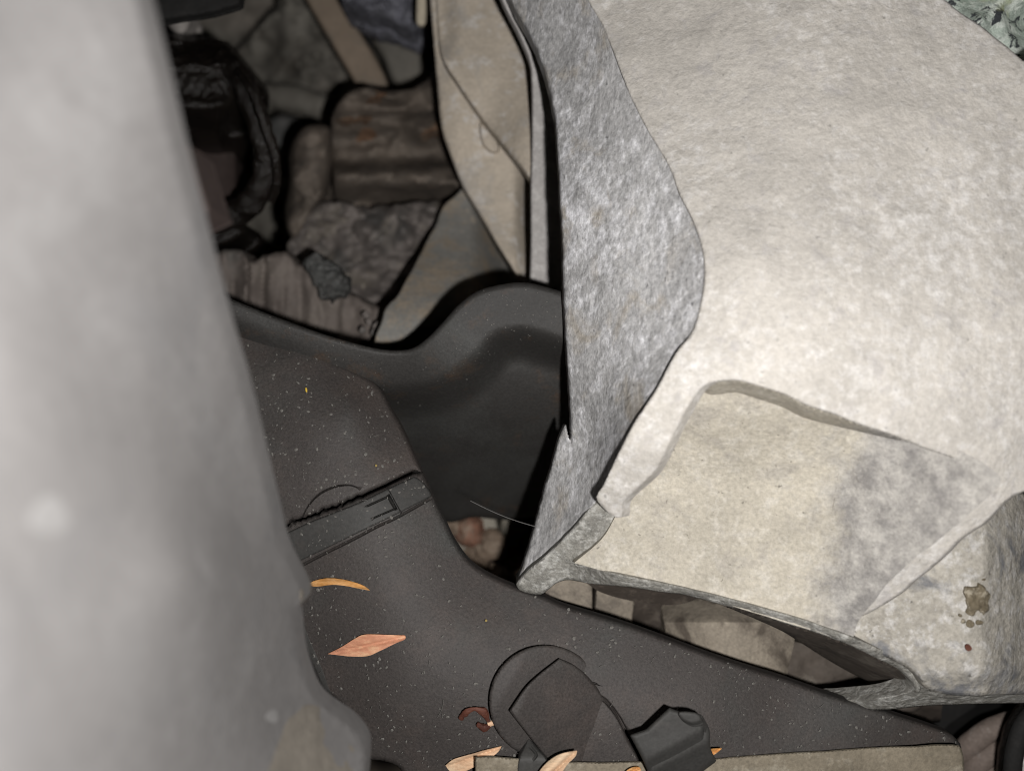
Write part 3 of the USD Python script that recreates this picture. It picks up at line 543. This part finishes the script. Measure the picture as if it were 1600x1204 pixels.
part(link, 'mud_lump', relief(lumps, lambda x, y: .300 + .022 * (fbm(np.stack([x / 42., y / 36., 0 * x], -1), 4, 9) - .5), .014, step=5, edge=16, drop=.006, amp=.0010, freq=160, seed=114, rough_edge=6), m_lump, label='pale lumpy mud on the lower half of the bracket')
for (x, y, rx, ry, s) in [(572, 212, 17, 12, 1), (676, 203, 22, 15, 2), (590, 152, 14, 10, 3), (560, 186, 30, 7, 5), (578, 158, 8, 7, 6)]:
    t = np.linspace(0, 2 * np.pi, 14, endpoint=False); rr = 1 + .2 * np.sin(3 * t + s)
    o = np.c_[x + rx * rr * np.cos(t + .4), y + ry * rr * np.sin(t)]
    f_ = (lambda X, Y: .2955 + 0 * X) if s == 4 else (lambda X, Y: d_mk(X, Y) - .0006)
    part(link, 'rust_spot', relief(curve(o, 3, closed=True), f_, .003, step=4, edge=6, drop=.0009, rough_edge=4, amp=.001, freq=200, seed=115 + s), m_rust)
low = thing('corrugated_block', 'brownish corrugated muddy block above the left rim of the black cover', 'machine part', P(430, 460, .39))
lo = curve([(290, 400), (330, 396), (352, 388), (380, 392), (396, 408), (418, 396), (446, 394), (470, 412), (500, 420), (530, 448), (560, 462), (590, 478), (610, 500), (620, 570), (620, 570), (290, 570), (290, 570)], 5, closed=True)
def d_lo(x, y):
    n = fbm(np.stack([x / 26., y / 70., 0 * x], -1), 3, 15) - .5
    return .2685 + .010 * n + .0030 * sstep(386, 392, x) * sstep(418, 412, x) + .0022 * sstep(448, 470, x) + .002 * sstep(530, 536, x)
part(low, 'block_body', relief(lo, d_lo, .012, step=5, edge=9, drop=.004, amp=.0010, freq=150, seed=120, rough_edge=4), m_block)
part(low, 'clod', relief(curve([(470, 408), (500, 398), (532, 420), (545, 452), (520, 470), (490, 452)], 5, closed=True), lambda x, y: .2665 + .012 * (fbm(np.stack([x / 20., y / 20., 0 * x], -1), 3, 25) - .5), .004, step=4, edge=7, drop=.003, rough_edge=12), m_dirt)
gp = curve([(735, 280), (723, 292), (707, 308), (690, 325), (680, 350), (668, 372), (650, 408), (635, 435), (620, 462), (604, 478), (596, 500), (585, 530), (580, 570), (580, 570), (900, 570), (900, 570), (900, 380)], 5, closed=True)
gpl = thing('grey_triangular_plate', 'flat grey triangular plate with a ragged left edge above the curved black flange', 'plate', P(700, 430, .29))
part(gpl, 'plate_body', relief(gp, lambda x, y: .285 - .032 * sstep(300, 520, y) + .022 * sstep(730, 800, x), .006, step=7, edge=4, drop=.001, amp=.0006, freq=120, seed=131, rough_edge=1.5), m_grey)
for i, (x, y, r) in enumerate([(572, 492, 5), (588, 508, 6), (577, 503, 5), (566, 515, 5), (605, 488, 5), (596, 518, 6), (583, 520, 5)]):
    part(gpl, 'mud_crumb', blob(P(x, y, .2645), r * K * .264 * 1.2, 30 + i, amp=.5, sub=2), m_lump)
st = curve([(450, -60), (478, 0), (502, 42), (530, 90), (558, 136), (564, 150), (564, 150), (612, 150), (612, 150), (606, 130), (597, 108), (575, 70), (545, 22), (528, -4), (505, -60), (505, -60)], 5)
solo('brown_strap', relief(st, lambda x, y: .345 + 0 * x, .006, step=6, edge=8, drop=.002, amp=.0008, freq=100, seed=133), m_bar, label='flat brown strap slanting down from the top edge to the mud caked bracket', category='strap')
ft = curve([(524, -60), (530, -4), (548, 18), (572, 28), (600, 34), (628, 46), (645, 52), (655, 44), (668, 30), (668, -60), (668, -60)], 5, closed=True)
solo('fluffy_pad', relief(ft, lambda x, y: .315 + 0 * x, .02, step=4, edge=14, drop=.010, amp=.005, freq=220, seed=134, rough_edge=5), m_felt, label='blue grey fluffy pad hanging from the top edge beside the rib plate', category='pad')
hp = P_line([(660, -50, .292), (659, 0, .292), (658, 30, .292), (658, 41, .292)], 8)
solo('cream_peg', tube(hp, [.0016] * 4 + [.0015, .0009]), m_cream, label='small cream peg hanging between the fluffy pad and the rib plate', category='peg')
rp = relief(curve([(575, 36), (640, 46), (672, 60), (682, 110), (650, 125), (615, 130), (596, 90), (575, 55)], 6, closed=True), lambda x, y: .365 + 0 * x, .01, step=6, edge=10, drop=.005, amp=.002, freq=90, seed=135)
solo('grey_bracket_wall', rp, m_housing, label='grey curved wall between the brown strap and the rib plate', category='machine part')
solo('dark_slot_fill', tube(P_line([(579, 26, .362), (578, 50, .360), (577, 70, .362)], 5), .0016), m_dark, label='short dark upright tube drawn as pin right of the brown strap', category='slot_shade')  # dark tube painted in for the shade of a small slot

# greasy joint
joint = thing('greasy_joint', 'black greasy ball joint with a hooked arm, beside the blurred panel', 'joint', P(330, 200, .31))
body = curve([(180, 60), (235, 52), (300, 56), (345, 62), (368, 76), (378, 92), (380, 115), (372, 140), (362, 175), (350, 200), (352, 232), (335, 240), (310, 232), (290, 215), (268, 215), (220, 220), (180, 220)], 6, closed=True)
def d_jb(x, y):
    return .262 + ((y - 135) / 90.) ** 2 * .022 - .005 * np.exp(-((y - 168) / 14.) ** 2) - .003 * np.exp(-((y - 100) / 9.) ** 2) + np.clip(x - 340, 0, 60) * 1.5e-4
part(joint, 'joint_body', relief(body, d_jb, .03, step=3, edge=14, drop=.008, amp=.0026, freq=260, seed=141), m_grease)
part(joint, 'hook_arm', tube(P_line([(352, 95, .268), (372, 118, .262), (392, 160, .258), (410, 210, .258), (417, 255, .262), (405, 300, .268), (375, 330, .274), (335, 345, .280), (300, 350, .285)], 10), [.0030, .0031, .0031, .0031, .0033, .0036, .0040, .0044], sides=22, amp=.0011, freq=320, seed=142), m_grease)
part(joint, 'arm_rim', tube(P_line([(374, 112, .256), (392, 140, .251), (408, 180, .249), (420, 215, .250), (431, 250, .254), (432, 285, .260), (424, 312, .266)], 9), .0011, sides=10, amp=.0004, freq=700, seed=143), m_grease)
part(joint, 'lower_stub', relief(curve([(290, 340), (335, 335), (375, 345), (385, 365), (360, 385), (325, 392), (290, 400)], 5, closed=True), lambda x, y: .278 + 0 * x, .02, step=5, edge=12, drop=.008, amp=.002, freq=200, seed=145), m_grease)
solo('brown_sleeve', relief(straight([(230, 205), (372, 205), (374, 320), (230, 330)]), lambda x, y: .300 + ((x - 330) / 60.) ** 2 * .010, .02, step=7, edge=8, drop=.004, amp=.001, freq=100, seed=146), m_greasewall, label='dull dark brown sleeve seen through the greasy hook', category='sleeve')
solo('black_pad', relief(straight([(150, -80), (385, -80), (375, 8), (330, 22), (262, 32), (150, 52)]), lambda x, y: .245 + 0 * x, .003, step=7, edge=6, drop=.0015, amp=.001, freq=160, seed=147), m_dark, label='black rubber pad in the top left corner behind the blurred panel', category='pad')
solo('white_bolt_tip', relief(curve([(257, 32), (262, 26), (298, 20), (300, 36), (294, 50), (282, 55), (268, 48)], 5, closed=True), lambda x, y: .290 + ((x - 280) / 20.) ** 2 * .003, .01, step=3, edge=6, drop=.003), m_white, label='small white rounded tip under the black rubber pad', category='bolt')
solo('grey_bracket_edge', relief(straight([(255, 214), (297, 226), (325, 316), (331, 330), (290, 350)]), lambda x, y: .130 + 0 * x, .01, step=5, edge=3, drop=.001), m_greasewall, label='narrow grey plate edge just right of the blurred panel, below the joint', category='plate')

# ================================================================== 6. stones in the gap and at the upper right
stones = [(735, 828, 24, m_stonered, 'reddish brown'), (760, 816, 20, m_pale, 'pale small'), (798, 830, 26, m_pale, 'pale flat grey'), (768, 852, 24, m_stone, 'brown speckled'), (742, 864, 22, m_stone, 'dark brown'), (800, 872, 24, m_stonered, 'orange brown'), (780, 897, 22, m_stone, 'lowest brown'), (718, 842, 18, m_pale, 'pale chip'), (824, 850, 20, m_stone, 'shaded brown'), (706, 818, 18, m_stone, 'leftmost brown'), (815, 902, 22, m_stone, 'rightmost brown'), (752, 886, 20, m_stone, 'grey brown')]
for i, (x, y, r, mt, w) in enumerate(stones):
    solo('stone', blob(P(x, y, .288 + .004 * (i % 3)), r * K * .288 * 1.1, 50 + i, amp=.35, sub=3), mt, label=f'{w} stone in the gap between black cover and casting tip', category='stone', group='stones in the gap', smooth=25)
rk = curve([(1400, -120), (1700, -120), (1700, 260), (1640, 200), (1560, 130), (1480, 60)], 6, closed=True)
solo('speckled_rock', relief(rk, lambda x, y: .216 + .004 * np.sin(x / 25.) * np.sin(y / 21.), .05, step=6, amp=.005, freq=130, seed=161), m_rock, label='green grey speckled rock in the top right corner behind the casting', category='rock')

# ================================================================== 7. bottom right corner
hose = thing('ribbed_hose', 'brown ribbed hose at the bottom right corner', 'hose', P(1560, 1180, .27))
part(hose, 'core', relief(curve([(1500, 1182), (1510, 1160), (1540, 1138), (1580, 1118), (1640, 1098), (1640, 1098), (1640, 1300), (1640, 1300), (1490, 1300), (1490, 1300)], 5), lambda x, y: .246 + 0 * x, .02, step=8, edge=8, drop=.004), m_dark)
for off in (0, 1, 2, 3, 4):
    a, b = 26 * off, 33 * off
    part(hose, 'rib', tube(P_line([(1492 + .42 * a, 1192 + .9 * b, .246), (1512 + .42 * a, 1166 + .9 * b, .240), (1550 + .2 * a, 1139 + b, .238), (1600, 1121 + 1.05 * b, .238), (1660, 1102 + 1.1 * b, .242)], 8), .0027, sides=14, amp=.0003, freq=300, seed=170 + off), m_hose)
solo('black_band', tube(P_line([(1625, 1100, .214), (1600, 1130, .212), (1588, 1160, .212), (1582, 1200, .212), (1584, 1270, .214)], 8), .0019, sides=14), m_dark, label='black cable crossing the ribbed hose at the bottom right corner', category='cable')
solo('grey_end_cap', relief(curve([(1606, 1150), (1640, 1120), (1640, 1300), (1590, 1300), (1592, 1205), (1597, 1180)], 5, closed=True), lambda x, y: .222 + 0 * x, .01, step=7, edge=6, drop=.003), m_strip, label='sliver of grey metal right of the black cable', category='machine part')
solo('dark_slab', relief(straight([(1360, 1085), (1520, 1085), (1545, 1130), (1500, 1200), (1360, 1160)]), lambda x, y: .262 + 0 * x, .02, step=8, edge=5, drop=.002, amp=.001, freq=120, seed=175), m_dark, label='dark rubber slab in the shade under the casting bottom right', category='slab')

# ================================================================== 8. leaves and small litter on the cover
def leaf(outline, mat, lift=.0004, curl=.0007, axis=None, **kw):
    o = curve(outline, 6, closed=True)
    a, b = np.array(axis[0], float), np.array(axis[1], float)
    L = np.linalg.norm(b - a); u = (b - a) / L; nn = np.array([-u[1], u[0]])
    W = np.abs((o - a) @ nn).max()
    def d(x, y):
        q = np.stack([x, y], -1) - a
        s, w = q @ u / L, (q @ nn) / W
        vein = .00012 * np.sin(w * 9.0 + s * 2.0)
        return d_pan(x, y) - lift - curl * (w * w) * .8 - curl * .8 * np.sin(np.pi * np.clip(s, 0, 1)) * .5 + .00035 * np.exp(-(w / .13) ** 2) + vein - kw.get('up', 0) * np.clip(s, 0, 1)
    return relief(o, d, .00022, step=2.6, amp=.0001, freq=400, seed=int(outline[0][0]))
GL = 'dry leaves fallen on the cover'
solo('leaf', leaf([(480, 913), (480, 913), (491, 907), (509, 903), (531, 904), (553, 909), (569, 915), (578, 922), (578, 922), (566, 920), (541, 915), (519, 913), (494, 916)], m_leaf_orange, axis=[(480, 914), (578, 922)]), m_leaf_orange, label='narrow curved orange dry leaf nearest the grey panel, on the black cover', category='leaf', group=GL)
solo('leaf', leaf([(512, 1021), (512, 1021), (534, 1010), (553, 998), (569, 991), (600, 991), (633, 992), (633, 992), (633, 998), (619, 1004), (594, 1016), (575, 1024), (550, 1025)], m_leaf_pink, axis=[(512, 1021), (633, 995)]), m_leaf_pink, label='pinkish tan pointed dry leaf lying alone in the middle of the black cover', category='leaf', group=GL)
solo('leaf', leaf([(696, 1195), (696, 1195), (708, 1186), (727, 1180), (742, 1176), (755, 1172), (784, 1165), (784, 1165), (779, 1173), (768, 1182), (740, 1198), (723, 1205), (704, 1204)], m_leaf_tan, axis=[(696, 1197), (784, 1166)], lift=.0012), m_leaf_tan, label='tan dry leaf tucked behind the left end of the beige bar', category='leaf', group=GL)
solo('leaf', leaf([(825, 1235), (825, 1235), (843, 1204), (858, 1188), (877, 1177), (902, 1172), (902, 1172), (899, 1181), (886, 1194), (872, 1215), (850, 1240)], m_leaf_tan, axis=[(830, 1236), (902, 1172)], lift=.0072), m_leaf_tan, label='pale striped dry leaf cut by the bottom edge, on the beige bar', category='leaf', group=GL)
solo('leaf_fragment', leaf([(1105, 1179), (1108, 1171), (1114, 1169), (1129, 1168), (1129, 1168), (1123, 1173), (1114, 1179)], m_leaf_orange, axis=[(1105, 1178), (1129, 1168)], lift=.0035), m_leaf_orange, label='orange scrap of leaf at the right corner of the raised clip block', category='leaf scrap')
solo('leaf_fragment', leaf([(975, 1210), (981, 1202), (990, 1198), (1000, 1198), (1000, 1205), (990, 1214)], m_leaf_orange, axis=[(975, 1210), (1000, 1198)], lift=.0045), m_leaf_orange, label='orange scrap of leaf on the bottom edge left of the clip block', category='leaf scrap')
husk = thing('dry_husk', 'curled red brown dry husk left of the square clip on the cover', 'husk', P(750, 1122, .198))
def on(x, y, l=.001):
    return float(d_pan(np.array([x]), np.array([y]))[0]) - l
part(husk, 'curl', tube(P_line([(720, 1122, on(720, 1122)), (728, 1112, on(728, 1112, .002)), (742, 1107, on(742, 1107, .0025)), (756, 1112, on(756, 1112, .002)), (764, 1126, on(764, 1126))], 6), [.0003, .0007, .0005, .0008, .0003], sides=8, flat=.6, amp=.0006, freq=900, seed=181), m_husk)
part(husk, 'base', tube(P_line([(746, 1130, on(746, 1130)), (756, 1136, on(756, 1136, .0015)), (766, 1132, on(766, 1132))], 6), [.0003, .0009, .0003], sides=8, amp=.0004, freq=900, seed=182), m_husk)
part(husk, 'stalk', tube(P_line([(763, 1131, on(763, 1131)), (770, 1129, on(770, 1129)), (778, 1131, on(778, 1131))], 4), [.0006, .0005, .0003], sides=8), m_leaf_tan)
for (x, y, l, r, lab) in [(478, 609, 3.2, 1.8, 'tiny yellow petal on the upper panel of the cover'), (587, 727, 1.6, 2.0, 'tiny ochre grain above the seam of the cover'), (759, 969, 1.6, 2.2, 'tiny yellow green bud in the middle of the cover')]:
    solo('petal', tube(P(np.array([x, x + .5, x + 1.]), np.array([y - l, y, y + l]), d_pan(np.array([x] * 3), np.array([y - l, y, y + l])) - .0006), [r * K * .2 * .6, r * K * .2, r * K * .2 * .6], sides=8), (m_yellow if y < 700 else m_ochre), label=lab, category='petal')

# lint and dust on the cover: nobody could count it
allp = Polygon(np.vstack([up_panel[:-2], ])).buffer(-2) if False else Polygon(low_panel).buffer(0).union(Polygon(up_panel).buffer(0)).buffer(-3)
bowlp = Polygon(bowl_out).buffer(0).difference(Polygon(up_panel).buffer(0)).buffer(-3)
def specks(n, poly, dfn, seed, size=(.5, 2.0), bias=None):
    rg = np.random.default_rng(seed); out = []
    x0, y0, x1, y1 = poly.bounds
    pts = np.c_[rg.uniform(x0, x1, n * 5), rg.uniform(y0, y1, n * 5)]
    pts = pts[shapely.contains_xy(poly, pts[:, 0], pts[:, 1])]
    dens = fbm(np.c_[pts * .012, np.zeros(len(pts))], 3, seed)
    pts = pts[dens + rg.uniform(-.25, .25, len(pts)) > .47][:n]
    ln = size[0] + (size[1] - size[0]) * rg.random(len(pts)) ** 3.2
    for (x, y), l in zip(pts, ln):
        a = rg.uniform(0, 2 * np.pi); wdt = l * rg.uniform(.35, .8)
        k = 6; t = np.linspace(0, 2 * np.pi, k, endpoint=False); rr = rg.uniform(.7, 1.25, k)
        px = x + (l * np.cos(t) * np.cos(a) - wdt * np.sin(t) * np.sin(a)) * rr; py = y + (l * np.cos(t) * np.sin(a) + wdt * np.sin(t) * np.cos(a)) * rr
        X = np.r_[px, x]; Y = np.r_[py, y]
        dd = dfn(X, Y) - .00025; dd[-1] -= l * K * .2 * .5
        v = P(X, Y, dd)
        f = np.array([(k, (j + 1) % k, j) for j in range(k)] )
        out.append((v, f))
    return out
solo('lint_specks', join(specks(2600, allp, d_pan, 201, (.40, 3.2))), m_speck, smooth=False, kind='stuff', label='pale specks of dust and lint scattered over the black cover', category='dust')
solo('grit_specks', join(specks(420, bowlp.intersection(topl.buffer(95)), d_bowl, 205, (.4, 1.6))), m_speck, smooth=False, kind='stuff', label='fine glinting grit along the curved black flange', category='grit')
def fibres(n, seed):
    rg = np.random.default_rng(seed); out = []
    x0, y0, x1, y1 = allp.bounds
    while len(out) < n:
        x, y = rg.uniform(x0, x1), rg.uniform(y0, y1)
        if not shapely.contains_xy(allp, x, y): continue
        a = rg.uniform(0, 2 * np.pi); l = rg.uniform(4, 11) * (1 + 2.5 * (rg.random() < .06)); c = rg.uniform(-.5, .5)
        t = np.linspace(-.5, .5, 7)
        X = x + l * (np.cos(a) * t - np.sin(a) * c * t * t * 1.6); Y = y + l * (np.sin(a) * t + np.cos(a) * c * t * t * 1.6)
        out.append(tube(P(X, Y, d_pan(X, Y) - .0004), rg.uniform(.000025, .00005), sides=4))
    return out
solo('lint_fibres', join(fibres(70, 210)), m_speck, smooth=False, kind='stuff', label='short pale lint fibres lying on the black cover', category='lint')
solo('cobweb_thread', tube(P(np.linspace(735, 838, 12), 782 + 40 * np.linspace(0, 1, 12) + 4 * np.sin(np.linspace(0, 3, 12)), np.linspace(.2085, .2070, 12)), .00007, sides=6), m_thread, label='thin grey cobweb thread strung from the cover to the casting', category='thread')
